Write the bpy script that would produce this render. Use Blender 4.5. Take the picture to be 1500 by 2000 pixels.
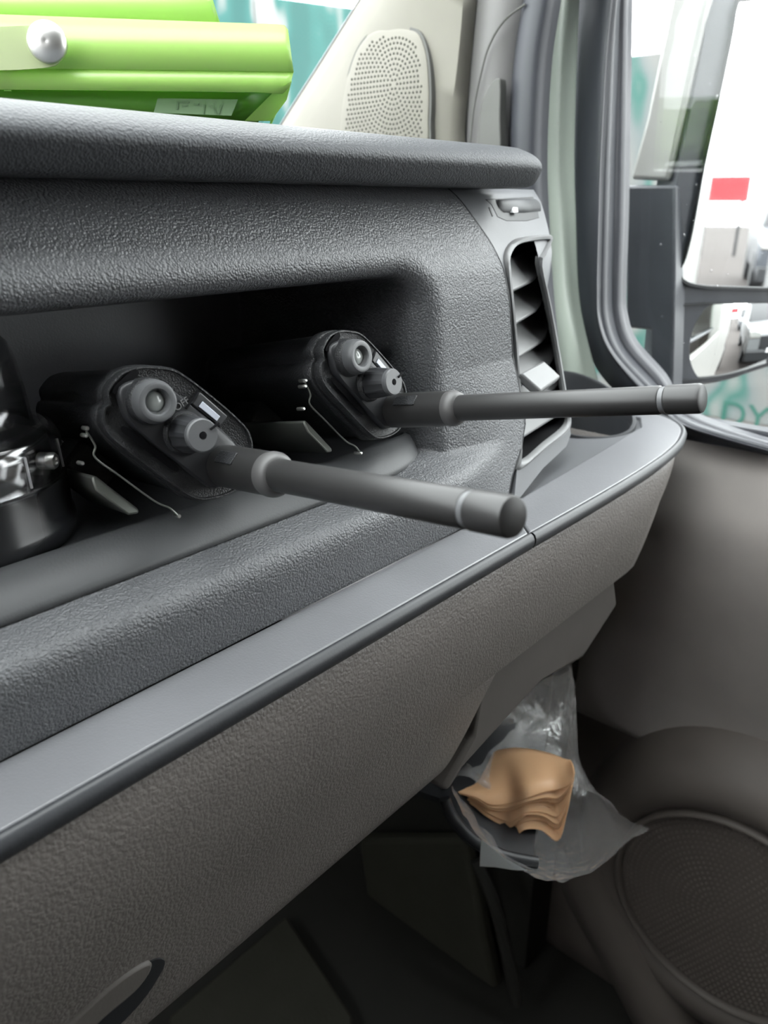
import bpy, bmesh, math, random
from mathutils import Vector, Matrix

random.seed(7)
for o in list(bpy.data.objects):
    bpy.data.objects.remove(o, do_unlink=True)
scene = bpy.context.scene
COL = scene.collection
EYE = 1.40            # eye height above the road; all coordinates below are authored relative to the eye level

# ------------------------------------------------------------------ camera
FPX = 1500.0
PITCH = math.atan(602 / FPX)
AZ = math.pi / 2 - math.atan(1410 / math.hypot(FPX, 602))      # from straight ahead (+Y) towards the right door (+X)
sa, ca, sp_, cp_ = math.sin(AZ), math.cos(AZ), math.sin(PITCH), math.cos(PITCH)
FW = Vector((sa * cp_, ca * cp_, -sp_))
UP = Vector((sa * sp_, ca * sp_, cp_))
RT = Vector((ca, -sa, 0))
cd = bpy.data.cameras.new('camera')
cam = bpy.data.objects.new('camera', cd)
COL.objects.link(cam)
R = Matrix((RT, UP, -FW)).transposed().to_4x4()
cam.matrix_world = Matrix.Translation((0, 0, EYE)) @ R
cd.sensor_fit = 'HORIZONTAL'
cd.sensor_width = 36
cd.lens = 36 * FPX / 1500
cd.clip_start = 0.01
cd.dof.use_dof = True
cd.dof.focus_distance = 0.36
cd.dof.aperture_fstop = 17
scene.camera = cam

# ------------------------------------------------------------------ light
w = bpy.data.worlds.new('overcast')
scene.world = w
w.use_nodes = True
bg = w.node_tree.nodes['Background']
bg.inputs[0].default_value = (0.97, 0.98, 1.0, 1)
bg.inputs[1].default_value = 3.4
vs = scene.view_settings
vs.view_transform = 'Standard'
vs.look = 'None'
vs.exposure = 1.5
vs.gamma = 1
vs.use_curve_mapping = False

# ------------------------------------------------------------------ pixel -> place helpers
def ray(u, v):
    return FW + RT * ((u - 750) / FPX) + UP * ((1000 - v) / FPX)
def P(u, v, X=None, Y=None, Z=None, D=None):
    r = ray(u, v)
    if D is not None: t = D
    elif X is not None: t = X / r.x
    elif Y is not None: t = Y / r.y
    else: t = Z / r.z
    return r * t
def PL(u, v, o, n):
    r = ray(u, v)
    return r * (o.dot(n) / r.dot(n))

# ------------------------------------------------------------------ materials
def nodes(name):
    m = bpy.data.materials.new(name); m.use_nodes = True
    nt = m.node_tree
    return m, nt, nt.nodes['Principled BSDF']
def noise_col(nt, b, c1, c2, scale, lo=.35, hi=.65, detail=4):
    tc = nt.nodes.new('ShaderNodeTexCoord')
    n = nt.nodes.new('ShaderNodeTexNoise'); n.inputs['Scale'].default_value = scale; n.inputs['Detail'].default_value = detail
    r = nt.nodes.new('ShaderNodeValToRGB')
    r.color_ramp.elements[0].position = lo; r.color_ramp.elements[1].position = hi
    r.color_ramp.elements[0].color = (*c1, 1); r.color_ramp.elements[1].color = (*c2, 1)
    nt.links.new(tc.outputs['Object'], n.inputs['Vector'])
    nt.links.new(n.outputs['Fac'], r.inputs['Fac'])
    if b is not None: nt.links.new(r.outputs['Color'], b.inputs['Base Color'])
    return r
def plastic(name, c, rough=.5, grain=0, strength=.5, spec=.5, dist=.0006, var=.04):
    m, nt, b = nodes(name)
    b.inputs['Roughness'].default_value = rough
    b.inputs['Specular IOR Level'].default_value = spec
    noise_col(nt, b, [x * (1 - var) for x in c], [x * (1 + var) for x in c], 25)
    if grain:
        tc = nt.nodes.new('ShaderNodeTexCoord')
        nz = nt.nodes.new('ShaderNodeTexNoise'); nz.inputs['Scale'].default_value = grain * .7
        nz.inputs['Detail'].default_value = 2
        mx = nt.nodes.new('ShaderNodeVectorMath'); mx.operation = 'MULTIPLY_ADD'
        mx.inputs[1].default_value = (1.2 / grain,) * 3
        v = nt.nodes.new('ShaderNodeTexVoronoi'); v.feature = 'SMOOTH_F1'; v.inputs['Scale'].default_value = grain
        v.inputs['Smoothness'].default_value = .35
        bp = nt.nodes.new('ShaderNodeBump'); bp.inputs['Strength'].default_value = strength
        bp.inputs['Distance'].default_value = dist; bp.invert = True
        nt.links.new(tc.outputs['Object'], nz.inputs['Vector'])
        nt.links.new(nz.outputs['Color'], mx.inputs[0])
        nt.links.new(tc.outputs['Object'], mx.inputs[2])
        nt.links.new(mx.outputs[0], v.inputs['Vector'])
        nt.links.new(v.outputs['Distance'], bp.inputs['Height'])
        nt.links.new(bp.outputs['Normal'], b.inputs['Normal'])
    return m
def simple(name, c, rough=.5, metal=0, spec=.5, emit=0):
    m, nt, b = nodes(name)
    b.inputs['Base Color'].default_value = (*c, 1)
    b.inputs['Roughness'].default_value = rough
    b.inputs['Metallic'].default_value = metal
    b.inputs['Specular IOR Level'].default_value = spec
    return m
def mix_shader(name, a, bshader, fac):
    m = bpy.data.materials.new(name); m.use_nodes = True
    nt = m.node_tree; nt.nodes.clear()
    o = nt.nodes.new('ShaderNodeOutputMaterial'); mx = nt.nodes.new('ShaderNodeMixShader')
    def mk_(t):
        kind, col, rough = t
        n = nt.nodes.new('ShaderNodeBsdf' + kind); n.inputs[0].default_value = (*col, 1)
        if rough is not None and 'Roughness' in n.inputs: n.inputs['Roughness'].default_value = rough
        return n
    A, B = mk_(a), mk_(bshader)
    nt.links.new(A.outputs[0], mx.inputs[1]); nt.links.new(B.outputs[0], mx.inputs[2])
    mx.inputs[0].default_value = fac
    nt.links.new(mx.outputs[0], o.inputs[0])
    return m, nt, mx

M = {}
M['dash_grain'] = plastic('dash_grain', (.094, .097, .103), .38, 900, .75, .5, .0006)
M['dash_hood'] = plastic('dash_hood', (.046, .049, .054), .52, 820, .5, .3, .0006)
M['dash_fine'] = plastic('dash_fine', (.105, .108, .116), .42, 900, .12, .5, .0003)
M['dash_ledge'] = plastic('dash_ledge', (.150, .152, .162), .36, 1000, .25, .6, .0003)
M['dash_bead'] = plastic('dash_bead', (.032, .034, .038), .45, 900, .1, .5, .0003)
M['mat_rubber'] = plastic('mat_rubber', (.058, .060, .063), .5, 900, .15, .5, .0003)
M['lower_grain'] = plastic('lower_grain', (.128, .116, .108), .46, 620, .5, .4, .0006)
M['lower_plain'] = plastic('lower_plain', (.085, .077, .071), .55, 700, .1, .4, .0003)
M['vent'] = plastic('vent', (.175, .177, .18), .45, 0)
M['black'] = simple('black_plastic', (.012, .013, .015), .45)
M['hole'] = simple('dark_cavity', (.006, .006, .007), .8, spec=.1)
M['radio_body'] = plastic('radio_body', (.026, .027, .029), .42, 1500, .6, .5, .0004)
M['radio_smooth'] = simple('radio_smooth', (.034, .035, .038), .38)
M['radio_cap'] = simple('radio_knob_face', (.11, .113, .118), .4)
M['antenna'] = plastic('antenna_rubber', (.024, .0235, .0235), .42, 0)
M['antenna_collar'] = simple('antenna_collar', (.085, .083, .083), .45)
M['lens'] = simple('lamp_lens', (.34, .36, .35), .10, 0, .8)
M['reflector'] = simple('reflector', (.8, .8, .78), .2, 1)
M['white_mark'] = simple('white_mark', (.8, .8, .82), .4)
M['pale_window'] = simple('pale_window', (.55, .58, .66), .3)
M['chrome'] = simple('chrome', (.72, .71, .69), .36, 1)
M['clip_steel'] = simple('clip_metal', (.20, .21, .19), .4, .5)
M['pillar'] = plastic('pillar_trim', (.185, .176, .152), .6, 900, .05, .3, .0002, .03)
M['pillar_grey'] = plastic('pillar_grey', (.155, .150, .150), .55, 0, var=.03)
M['pillar_dark'] = plastic('pillar_slot', (.075, .075, .07), .6, 0)
M['grille_hole'] = simple('grille_hole', (.05, .048, .04), .8)
M['seal'] = plastic('rubber_seal', (.030, .032, .040), .55, 0)
M['frame_dark'] = plastic('frame_dark', (.035, .038, .046), .45, 0)
M['frame_edge'] = plastic('frame_edge', (.055, .057, .066), .4, 0)
M['paint_pale'] = simple('painted_pillar', (.46, .52, .455), .3)
M['white_paint'] = simple('white_paint', (.36, .355, .34), .3)
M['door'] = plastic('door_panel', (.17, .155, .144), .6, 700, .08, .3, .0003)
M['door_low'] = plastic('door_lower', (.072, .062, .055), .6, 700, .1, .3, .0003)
M['carpet'] = plastic('floor_carpet', (.035, .035, .028), .9, 300, .4, .1, .001)
M['carpet_dark'] = plastic('floor_rubber', (.02, .02, .018), .8, 0, spec=.2)
M['roof'] = simple('headliner', (.42, .41, .40), .9, spec=.1)
M['beacon_black'] = simple('beacon_black', (.016, .017, .019), .22)
M['mirror'] = simple('mirror_glass', (.92, .93, .93), .015, 1)
M['glass'], nt, mx = mix_shader('window_glass', ('Transparent', (.97, .99, .98), None), ('Glossy', (1, 1, 1), .02), .025)
M['clear_plastic'], nt, mx = mix_shader('clear_plastic', ('Transparent', (.90, .90, .91), None), ('Glossy', (1, 1, 1), .12), .14)
M['film'], nt, mx = mix_shader('bag_film', ('Transparent', (.93, .93, .93), None), ('Glossy', (1, 1, 1), .16), .17)
nz = nt.nodes.new('ShaderNodeTexNoise'); nz.inputs['Scale'].default_value = 90; nz.inputs['Detail'].default_value = 5
tcn = nt.nodes.new('ShaderNodeTexCoord'); bpn = nt.nodes.new('ShaderNodeBump'); bpn.inputs['Strength'].default_value = .9; bpn.inputs['Distance'].default_value = .004
nt.links.new(tcn.outputs['Object'], nz.inputs['Vector']); nt.links.new(nz.outputs['Fac'], bpn.inputs['Height'])
for n in nt.nodes:
    if n.type == 'BSDF_GLOSSY': nt.links.new(bpn.outputs[0], n.inputs['Normal'])
# one more thin milky layer
df = nt.nodes.new('ShaderNodeBsdfDiffuse'); df.inputs[0].default_value = (.75, .73, .72, 1)
m2 = nt.nodes.new('ShaderNodeMixShader'); m2.inputs[0].default_value = .09
out = [n for n in nt.nodes if n.type == 'OUTPUT_MATERIAL'][0]
nt.links.new(mx.outputs[0], m2.inputs[1]); nt.links.new(df.outputs[0], m2.inputs[2]); nt.links.new(m2.outputs[0], out.inputs[0])
def fresnelize(m, base, gain):
    nt = m.node_tree
    mxn = [n for n in nt.nodes if n.type == 'MIX_SHADER'][0]
    lw = nt.nodes.new('ShaderNodeLayerWeight'); lw.inputs[0].default_value = .35
    ma = nt.nodes.new('ShaderNodeMath'); ma.operation = 'MULTIPLY_ADD'; ma.inputs[1].default_value = gain; ma.inputs[2].default_value = base
    nt.links.new(lw.outputs['Facing'], ma.inputs[0]); nt.links.new(ma.outputs[0], mxn.inputs[0])
fresnelize(M['clear_plastic'], .05, .38)
fresnelize(M['film'], .08, .4)
def translucent(name, c, fac=.5, gloss=.06):
    m, nt, mx = mix_shader(name, ('Diffuse', c, None), ('Translucent', c, None), fac)
    g = nt.nodes.new('ShaderNodeBsdfGlossy'); g.inputs['Roughness'].default_value = .3
    m2 = nt.nodes.new('ShaderNodeMixShader'); m2.inputs[0].default_value = gloss
    out = [n for n in nt.nodes if n.type == 'OUTPUT_MATERIAL'][0]
    nt.links.new(mx.outputs[0], m2.inputs[1]); nt.links.new(g.outputs[0], m2.inputs[2]); nt.links.new(m2.outputs[0], out.inputs[0])
    return m
M['highlight_film'] = translucent('film_highlit', (.55, .58, .58), .2, .35)  # whiter bag film, crinkle highlights put into the colour
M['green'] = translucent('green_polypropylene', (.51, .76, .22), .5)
M['green_deep_shaded'] = translucent('green_polypropylene_shaded', (.16, .40, .05), .3)  # same green darkened, shade under the folder put into the colour
M['strap'] = translucent('strap_plastic', (.55, .62, .36), .4, .12)
M['paper'] = translucent('tan_paper', (.74, .47, .27), .3, .02)
M['sticker'] = simple('sticker', (.20, .31, .17), .5)
M['sticker_mark'] = simple('sticker_mark', (.155, .25, .135), .5)

# ------------------------------------------------------------------ mesh helpers
def mk(name, verts, faces, mat, parent=None, local=False, smooth=True, angle=40, solid=0, soff=0, bevel=0, bseg=2, sub=0):
    me = bpy.data.meshes.new(name)
    off = Vector((0, 0, 0)) if local else Vector((0, 0, EYE))
    me.from_pydata([tuple(Vector(v) + off) for v in verts], [], [list(f) for f in faces])
    me.validate()
    bm = bmesh.new(); bm.from_mesh(me)
    bmesh.ops.recalc_face_normals(bm, faces=bm.faces)
    bm.to_mesh(me); bm.free()
    if mat: me.materials.append(M[mat] if isinstance(mat, str) else mat)
    if smooth:
        me.shade_smooth()
        if angle < 180: me.set_sharp_from_angle(angle=math.radians(angle))
    o = bpy.data.objects.new(name, me)
    COL.objects.link(o)
    if bevel:
        b = o.modifiers.new('bevel', 'BEVEL'); b.width = bevel; b.segments = bseg; b.limit_method = 'ANGLE'
        b.angle_limit = math.radians(40)
    if solid:
        s = o.modifiers.new('thickness', 'SOLIDIFY'); s.thickness = solid; s.offset = soff
    if sub:
        s = o.modifiers.new('smooth', 'SUBSURF'); s.levels = sub; s.render_levels = sub
    if parent is not None:
        o.parent = parent
        if not local: o.matrix_parent_inverse = Matrix.Translation(-parent.location)
    return o
def tag(o, label, cat=None, group=None, kind=None):
    o['label'] = label
    if cat: o['category'] = cat
    if group: o['group'] = group
    if kind: o['kind'] = kind
    return o
def struct(o, label=None):
    o['kind'] = 'structure'
    if label: o['label'] = label
    return o
def empty(name, loc, world=False):
    o = bpy.data.objects.new(name, None); COL.objects.link(o)
    o.location = Vector(loc) + (Vector((0, 0, 0)) if world else Vector((0, 0, EYE)))
    o.empty_display_size = .02
    return o
def grid(rows):
    n, m_ = len(rows), len(rows[0])
    vs_ = [p for r in rows for p in r]
    fs = [(i * m_ + j, i * m_ + j + 1, (i + 1) * m_ + j + 1, (i + 1) * m_ + j) for i in range(n - 1) for j in range(m_ - 1)]
    return vs_, fs
def cr(pts, n=6):
    """Catmull-Rom through points"""
    pts = [Vector(p) for p in pts]
    out_ = []
    for i in range(len(pts) - 1):
        p0 = pts[max(i - 1, 0)]; p1 = pts[i]; p2 = pts[i + 1]; p3 = pts[min(i + 2, len(pts) - 1)]
        for k in range(n):
            t = k / n
            out_.append(.5 * ((2 * p1) + (p2 - p0) * t + (2 * p0 - 5 * p1 + 4 * p2 - p3) * t * t + (3 * p1 - p0 - 3 * p2 + p3) * t ** 3))
    out_.append(pts[-1])
    return out_
def crc(pts, n=6):
    """closed Catmull-Rom"""
    pts = [Vector(p) for p in pts]; L = len(pts); out_ = []
    for i in range(L):
        p0, p1, p2, p3 = pts[i - 1], pts[i], pts[(i + 1) % L], pts[(i + 2) % L]
        for k in range(n):
            t = k / n
            out_.append(.5 * ((2 * p1) + (p2 - p0) * t + (2 * p0 - 5 * p1 + 4 * p2 - p3) * t * t + (3 * p1 - p0 - 3 * p2 + p3) * t ** 3))
    return out_
def slab(loop, depth):
    """closed loop of points extruded by a vector"""
    n = len(loop); d = Vector(depth)
    vs_ = [Vector(p) for p in loop] + [Vector(p) + d for p in loop]
    fs = [tuple(range(n)), tuple(range(2 * n - 1, n - 1, -1))] + [(i, (i + 1) % n, n + (i + 1) % n, n + i) for i in range(n)]
    return vs_, fs
def rings(loops, cap0=True, cap1=True):
    n = len(loops[0]); vs_ = [p for l in loops for p in l]; fs = []
    for k in range(len(loops) - 1):
        for i in range(n):
            fs.append((k * n + i, k * n + (i + 1) % n, (k + 1) * n + (i + 1) % n, (k + 1) * n + i))
    if cap0: fs.append(tuple(range(n)))
    if cap1: fs.append(tuple(range((len(loops) - 1) * n, len(loops) * n)))
    return vs_, fs
def lathe(prof, seg=32, o=(0, 0, 0), ax=(0, 0, 1), cap0=True, cap1=True, flute=None):
    ax = Vector(ax).normalized(); o = Vector(o)
    x = ax.orthogonal().normalized(); y = ax.cross(x)
    L = []
    for r, h in prof:
        L.append([o + ax * h + (x * math.cos(2 * math.pi * i / seg) + y * math.sin(2 * math.pi * i / seg)) * (r * (flute(i / seg) if flute else 1)) for i in range(seg)])
    return rings(L, cap0, cap1)
def tube(path, r, seg=8, cap=True):
    path = [Vector(p) for p in path]; L = []
    up_ = Vector((.123, .31, .94))
    for i, p in enumerate(path):
        d = (path[min(i + 1, len(path) - 1)] - path[max(i - 1, 0)]).normalized()
        a = d.cross(up_).normalized(); b = a.cross(d)
        rr = r[i] if isinstance(r, (list, tuple)) else r
        L.append([p + (a * math.cos(2 * math.pi * k / seg) + b * math.sin(2 * math.pi * k / seg)) * rr for k in range(seg)])
    return rings(L, cap, cap)
def box(x0, x1, y0, y1, z0, z1):
    return slab([(x0, y0, z0), (x1, y0, z0), (x1, y1, z0), (x0, y1, z0)], (0, 0, z1 - z0))
def join(*gs):
    V, Fs = [], []
    for v, f in gs:
        b = len(V); V += list(v); Fs += [tuple(i + b for i in q) for q in f]
    return V, Fs
def interp(tab, x):
    if x <= tab[0][0]: return tab[0][1]
    for (a, b), (c, d) in zip(tab, tab[1:]):
        if x <= c: return b + (d - b) * (x - a) / (c - a)
    return tab[-1][1]
def frange(a, b, n): return [a + (b - a) * i / n for i in range(n + 1)]
def text_mesh(s, size):
    cu = bpy.data.curves.new('lettering', 'FONT'); cu.body = s; cu.size = size; cu.align_x = 'CENTER'; cu.align_y = 'CENTER'; cu.extrude = size * .03
    o = bpy.data.objects.new('lettering', cu); COL.objects.link(o)
    dg = bpy.context.evaluated_depsgraph_get()
    me = bpy.data.meshes.new_from_object(o.evaluated_get(dg))
    bpy.data.objects.remove(o, do_unlink=True)
    v = [x.co.copy() for x in me.vertices]; f = [tuple(p.vertices) for p in me.polygons]
    return v, f

# =================================================================== THE CAB (structure)
XL, YB = -1.25, -1.15
FLOOR = -.85
fl = struct(mk('floor', *box(XL, .78, YB, .66, FLOOR - .03, FLOOR), 'carpet_dark', smooth=False), 'dark rubber cab floor in the footwell')
mk('floor_mat', *slab([P(330, 2000, Z=FLOOR + .006) , P(560, 1800, Z=FLOOR + .006), P(690, 2000, Z=FLOOR + .006), P(640, 2250, Z=FLOOR + .006), P(380, 2250, Z=FLOOR + .006)], (0, 0, .012)), 'carpet', fl, bevel=.004)
mk('toe_board', *slab([P(700, 1640, X=.555), P(905, 1640, X=.555), P(985, 2020, X=.555), P(760, 2100, X=.555)], (.02, 0, 0)), 'carpet', fl, bevel=.006)
for a, b in (((585, 1800), (680, 2010)), ((930, 1680), (1010, 1960))):
    mk('floor_ridge', *tube(cr([P(*a, X=.55), P(a[0] + 40, (a[1] + b[1]) / 2 - 40, X=.545), P(*b, X=.54)]), .007), 'carpet_dark', fl)
wf = struct(mk('wall_front', *box(XL, .66, .66, .69, FLOOR, .0), 'carpet_dark', smooth=False))
wr = struct(mk('wall_right', *slab([(.60, .30, FLOOR), (.77, .30, FLOOR), (.77, .66, FLOOR), (.60, .66, FLOOR)], (0, 0, -.20 - FLOOR)), 'carpet_dark', smooth=False))   # kick panel ahead of the door
struct(mk('ceiling', *box(XL, .76, YB, .06, .55, .58), 'roof', smooth=False))
struct(mk('wall_back', *box(XL, .76, YB - .03, YB, FLOOR, .55), 'door_low', smooth=False))
wl = struct(mk('wall_left', *join(box(XL - .05, XL, YB, .66, FLOOR, .25), box(XL - .05, XL, YB, -.35, .25, .55)), 'door_low', smooth=False))  # shaped to close most of the left window and cut its light

# windscreen: raked plane between cowl and roof edge
sl = (.162 - .076) / (.52 - .622)
def ws(x, z): return Vector((x, .622 + (z - .076) / sl, z))
w1 = struct(mk('window_1', *slab([ws(XL, .0), ws(.66, .0), ws(.66, .56), ws(XL, .56)], (0, .004, .004)), 'glass', smooth=False), 'raked windscreen glass behind the green folders')

# right A-pillar: speaker panel, grab slot trim, seal, painted pillar
tp = empty('trim_1', (.62, .45, 0)); struct(tp, 'pale A-pillar trim carrying the small speaker grille')
XP = .61
VS = [-60, 0, 60, 120, 180, 240, 300, 360]
def curve(pts, X):
    out_ = []
    for u, v in pts: out_.append(P(u, v, X=X))
    T = out_[0]; k = 1.19 if pts[0][0] < 800 else 1.0      # above the picture the pillars rake back with the windscreen
    top = [T + Vector((.02 * z, -y * k, z)) for y, z in ((.33, .36), (.15, .18), (.035, .06))]
    return cr(top + out_, 5)
c0 = curve([(760, -78), (710, 0), (635, 118), (560, 235), (528, 290), (500, 340)], XP)
c1 = curve([(905, -78), (903, 0), (893, 118), (880, 235), (878, 290), (878, 340)], XP)
c1b = curve([(930, -78), (925, 0), (914, 118), (906, 235), (905, 290), (905, 340)], XP + .012)
c2 = curve([(1040, -78), (1030, 0), (1010, 118), (1000, 235), (998, 290), (1000, 340)], .635)
mk('pillar_panel', *grid([[a + (d - a) * (j / 8) + Vector((-.010 * math.sin(math.pi * min(1, j / 8)), 0, 0)) for j in range(9)] + [b] for a, d, b in zip(c0, c1, c1b)]), 'pillar', tp, solid=.004, soff=1, angle=60)
mk('pillar_side', *grid([[b, b + (c - b) * .5 + Vector((-.004, 0, 0)), c] for b, c in zip(c1b, c2)]), 'pillar_grey', tp, solid=.004, soff=1, angle=60)
mk('pillar_edge', *tube([p + Vector((-.002, 0, 0)) for p in c0], .0028, 6), 'frame_dark', tp)
# seam of the side trim and its grab slot
seam = [P(u, v, X=.619) for u, v in ((1026, 8), (985, 40), (955, 90), (938, 150), (925, 215), (918, 285))]
mk('trim_seam', *tube(cr(seam), .0009, 6), 'pillar_dark', tp)
slot = crc([P(u, v, X=.612) for u, v in ((973, 152), (962, 158), (948, 180), (938, 210), (934, 260), (934, 310), (974, 310), (976, 230), (977, 165))], 4)
mk('grab_slot', *slab(slot, (.010, 0, 0)), 'pillar_dark', tp, bevel=.001)
# tweeter grille
XG = XP - .0125
gout = crc([P(u, v, X=XG) for u, v in ((768, 55), (728, 63), (700, 95), (683, 140), (672, 190), (666, 240), (668, 300), (760, 330), (830, 300), (838, 230), (839, 170), (834, 110), (820, 68), (798, 57))], 5)
cen = sum(gout, Vector()) / len(gout)
mk('grille_groove', *slab([cen + (p - cen) * 1.035 for p in gout], (.006, 0, 0)), 'pillar_dark', tp)
gr = mk('speaker_grille', *rings([[cen + (p - cen) * 1.0 + Vector((.002, 0, 0)) for p in gout], [cen + (p - cen) * .985 + Vector((-.001, 0, 0)) for p in gout], [cen + (p - cen) * .93 + Vector((-.0022, 0, 0)) for p in gout]]), 'pillar', tp)
gr['label'] = 'small pale speaker grille pressed with arcs of tiny holes'
hv, hf = [], []
gc = P(772, 165, X=XG)
def inside(p, poly):
    c = False; j = len(poly) - 1
    for i in range(len(poly)):
        a, b = poly[i], poly[j]
        if (a.z > p.z) != (b.z > p.z) and p.y < (b.y - a.y) * (p.z - a.z) / (b.z - a.z) + a.y: c = not c
        j = i
    return c
inner = [cen + (p - cen) * .86 for p in gout]
pit = .0040
for k in range(1, 22):
    nn = 6 * k
    for i in range(nn):
        t = 2 * math.pi * i / nn
        q = gc + Vector((0, math.cos(t) * pit * k, math.sin(t) * pit * k)); q.x = XG - .0024
        if inside(q, inner):
            b0 = len(hv)
            for a in range(6): hv.append(q + Vector((0, math.cos(a * math.pi / 3), math.sin(a * math.pi / 3))) * .0011)
            hf.append(tuple(range(b0, b0 + 6)))
h = mk('grille_holes', hv, hf, 'grille_hole', gr, solid=.0004); h['kind'] = 'stuff'
h.matrix_parent_inverse = Matrix.Identity(4)
h.parent = tp; h.matrix_parent_inverse = Matrix.Translation(-tp.location)

# body pillar: seal + painted strip, then the door
tb = empty('trim_2', (.66, .4, -.2)); struct(tb, 'painted door pillar with its fat rubber seal')
s0 = curve([(1045, -80), (1030, 0), (1012, 110), (1002, 230), (1000, 330), (1004, 430), (1010, 560), (1020, 720)], .640)
s1 = curve([(1074, -80), (1060, 0), (1042, 110), (1034, 230), (1032, 330), (1036, 430), (1042, 560), (1055, 720)], .622)
s2 = curve([(1100, -80), (1088, 0), (1072, 110), (1064, 230), (1062, 330), (1066, 430), (1074, 560), (1090, 720)], .640)
mk('door_seal', *grid([[a, a + (b - a) * .5 + Vector((-.007, 0, 0)), b, b + (c - b) * .5 + Vector((-.007, 0, 0)), c] for a, b, c in zip(s0, s1, s2)]), 'seal', tb, solid=.004, soff=1, angle=80)
s3 = curve([(1120, -80), (1110, 0), (1098, 110), (1092, 230), (1091, 330), (1098, 430), (1108, 560), (1120, 640), (1140, 760)], .672)
s2b = curve([(1100, -80), (1088, 0), (1072, 110), (1064, 230), (1062, 330), (1066, 430), (1074, 560), (1080, 640), (1095, 760)], .652)
s4 = curve([(1142, -80), (1132, 0), (1127, 110), (1123, 230), (1122, 330), (1125, 430), (1130, 560), (1142, 640), (1172, 760)], .690)
mk('painted_pillar', *grid([[a, b + Vector((.004, 0, 0)), b + (c - b) * .4, b + (c - b) * .6 + Vector((.006, 0, 0)), c] for a, b, c in zip(s2b, s3, s4)]), 'paint_pale', tb, solid=.004, soff=1, angle=80)

# right door
d1 = empty('door_1', (.72, -.1, -.4)); struct(d1, 'front passenger door with window frame, panel and speaker')
f0 = curve([(1142, -80), (1132, 0), (1127, 110), (1123, 230), (1121, 330), (1122, 430), (1127, 560), (1138, 640), (1165, 720), (1230, 790), (1310, 838), (1400, 862), (1520, 894)], .694)
f1 = curve([(1203, -80), (1194, 0), (1183, 110), (1176, 230), (1171, 330), (1168, 430), (1165, 560), (1168, 630), (1190, 690), (1250, 765), (1320, 824), (1400, 853), (1520, 886)], .680)
f2 = curve([(1210, -80), (1200, 0), (1189, 110), (1182, 230), (1177, 330), (1174, 430), (1171, 560), (1175, 628), (1200, 688), (1262, 757), (1325, 818), (1400, 848), (1520, 881)], .682)
f3 = curve([(1222, -80), (1212, 0), (1208, 110), (1204, 230), (1201, 330), (1199, 430), (1196, 560), (1199, 620), (1220, 680), (1283, 750), (1330, 805), (1400, 838), (1520, 874)], .702)
f4 = curve([(1238, -80), (1236, 0), (1234, 110), (1232, 230), (1230, 330), (1228, 430), (1224, 560), (1226, 612), (1245, 665), (1300, 728), (1338, 788), (1400, 822), (1520, 861)], .716)
mk('window_frame', *grid([[a, a + (b - a) * .5 + Vector((.006, 0, 0)), b] for a, b in zip(f0, f1)]), 'frame_dark', d1, solid=.004, soff=1, angle=60)
mk('frame_bead', *grid([[a, a + (b - a) * .5 + Vector((-.002, 0, 0)), b] for a, b in zip(f1, f2)]), 'frame_edge', d1, solid=.004, soff=1, angle=60)
mk('frame_inner', *grid([[a, b] for a, b in zip(f2, f3)]), 'frame_dark', d1, solid=.004, soff=1, angle=60)
mk('glass_seal', *grid([[a, a + (b - a) * .5 + Vector((-.003, 0, 0)), b] for a, b in zip(f3, f4)]), 'frame_edge', d1, solid=.004, soff=1, angle=60)
DY = [.60, .40, .32, .26, .20, .12, .0, -.2, -.62]
def strip(prof, ys, dx=lambda y: 0): return grid([[(x + dx(y), y, z) for x, z in prof] for y in ys])
mk('window_sill', *strip([(.745, -.196), (.735, -.189), (.725, -.190), (.722, -.197)], DY), 'frame_dark', d1, solid=.003)
mk('sill_cap', *strip([(.722, -.197), (.716, -.193), (.708, -.196), (.706, -.204), (.712, -.209)], DY), 'frame_edge', d1, solid=.003, angle=80)
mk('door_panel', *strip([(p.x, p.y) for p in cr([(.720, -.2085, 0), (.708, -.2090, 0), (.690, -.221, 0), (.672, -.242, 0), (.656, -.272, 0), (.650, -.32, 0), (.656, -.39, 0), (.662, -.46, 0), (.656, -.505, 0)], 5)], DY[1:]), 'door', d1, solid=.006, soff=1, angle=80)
mk('lower_door_shaded', *strip([(p.x, p.y) for p in cr([(.657, -.503, 0), (.652, -.54, 0), (.650, -.6, 0), (.650, -.86, 0)], 5)], DY[1:]), 'door_low', d1, solid=.006, soff=1, angle=80)  # lower part of the door panel, darker colour paints in its shade
# door speaker pod + grille
SY, SZ, SX = .104, -.6225, .605
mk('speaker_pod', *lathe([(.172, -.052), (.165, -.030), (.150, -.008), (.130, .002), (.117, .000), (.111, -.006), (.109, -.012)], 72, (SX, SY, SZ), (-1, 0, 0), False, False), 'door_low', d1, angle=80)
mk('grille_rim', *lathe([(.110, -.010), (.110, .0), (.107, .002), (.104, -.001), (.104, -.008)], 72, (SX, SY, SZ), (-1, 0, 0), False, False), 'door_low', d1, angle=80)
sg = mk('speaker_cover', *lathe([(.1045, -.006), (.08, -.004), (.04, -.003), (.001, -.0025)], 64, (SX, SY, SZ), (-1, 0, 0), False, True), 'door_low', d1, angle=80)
sg['label'] = 'round brown speaker cover studded with rings of dots'
hv, hf = [], []
pit = .0052
for k in range(1, 21):
    nn = 6 * k
    for i in range(nn):
        t = 2 * math.pi * i / nn; rr = pit * k
        if rr > .101: continue
        q = Vector((SX + .003 + rr * .025, SY + math.cos(t) * rr, SZ + math.sin(t) * rr))
        b0 = len(hv)
        for a in range(4): hv.append(q + Vector((0, math.cos(a * math.pi / 2), math.sin(a * math.pi / 2))) * .0022)
        hv.append(q + Vector((-.0036, 0, 0)))
        for a in range(4): hf.append((b0 + a, b0 + (a + 1) % 4, b0 + 4))
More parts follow.
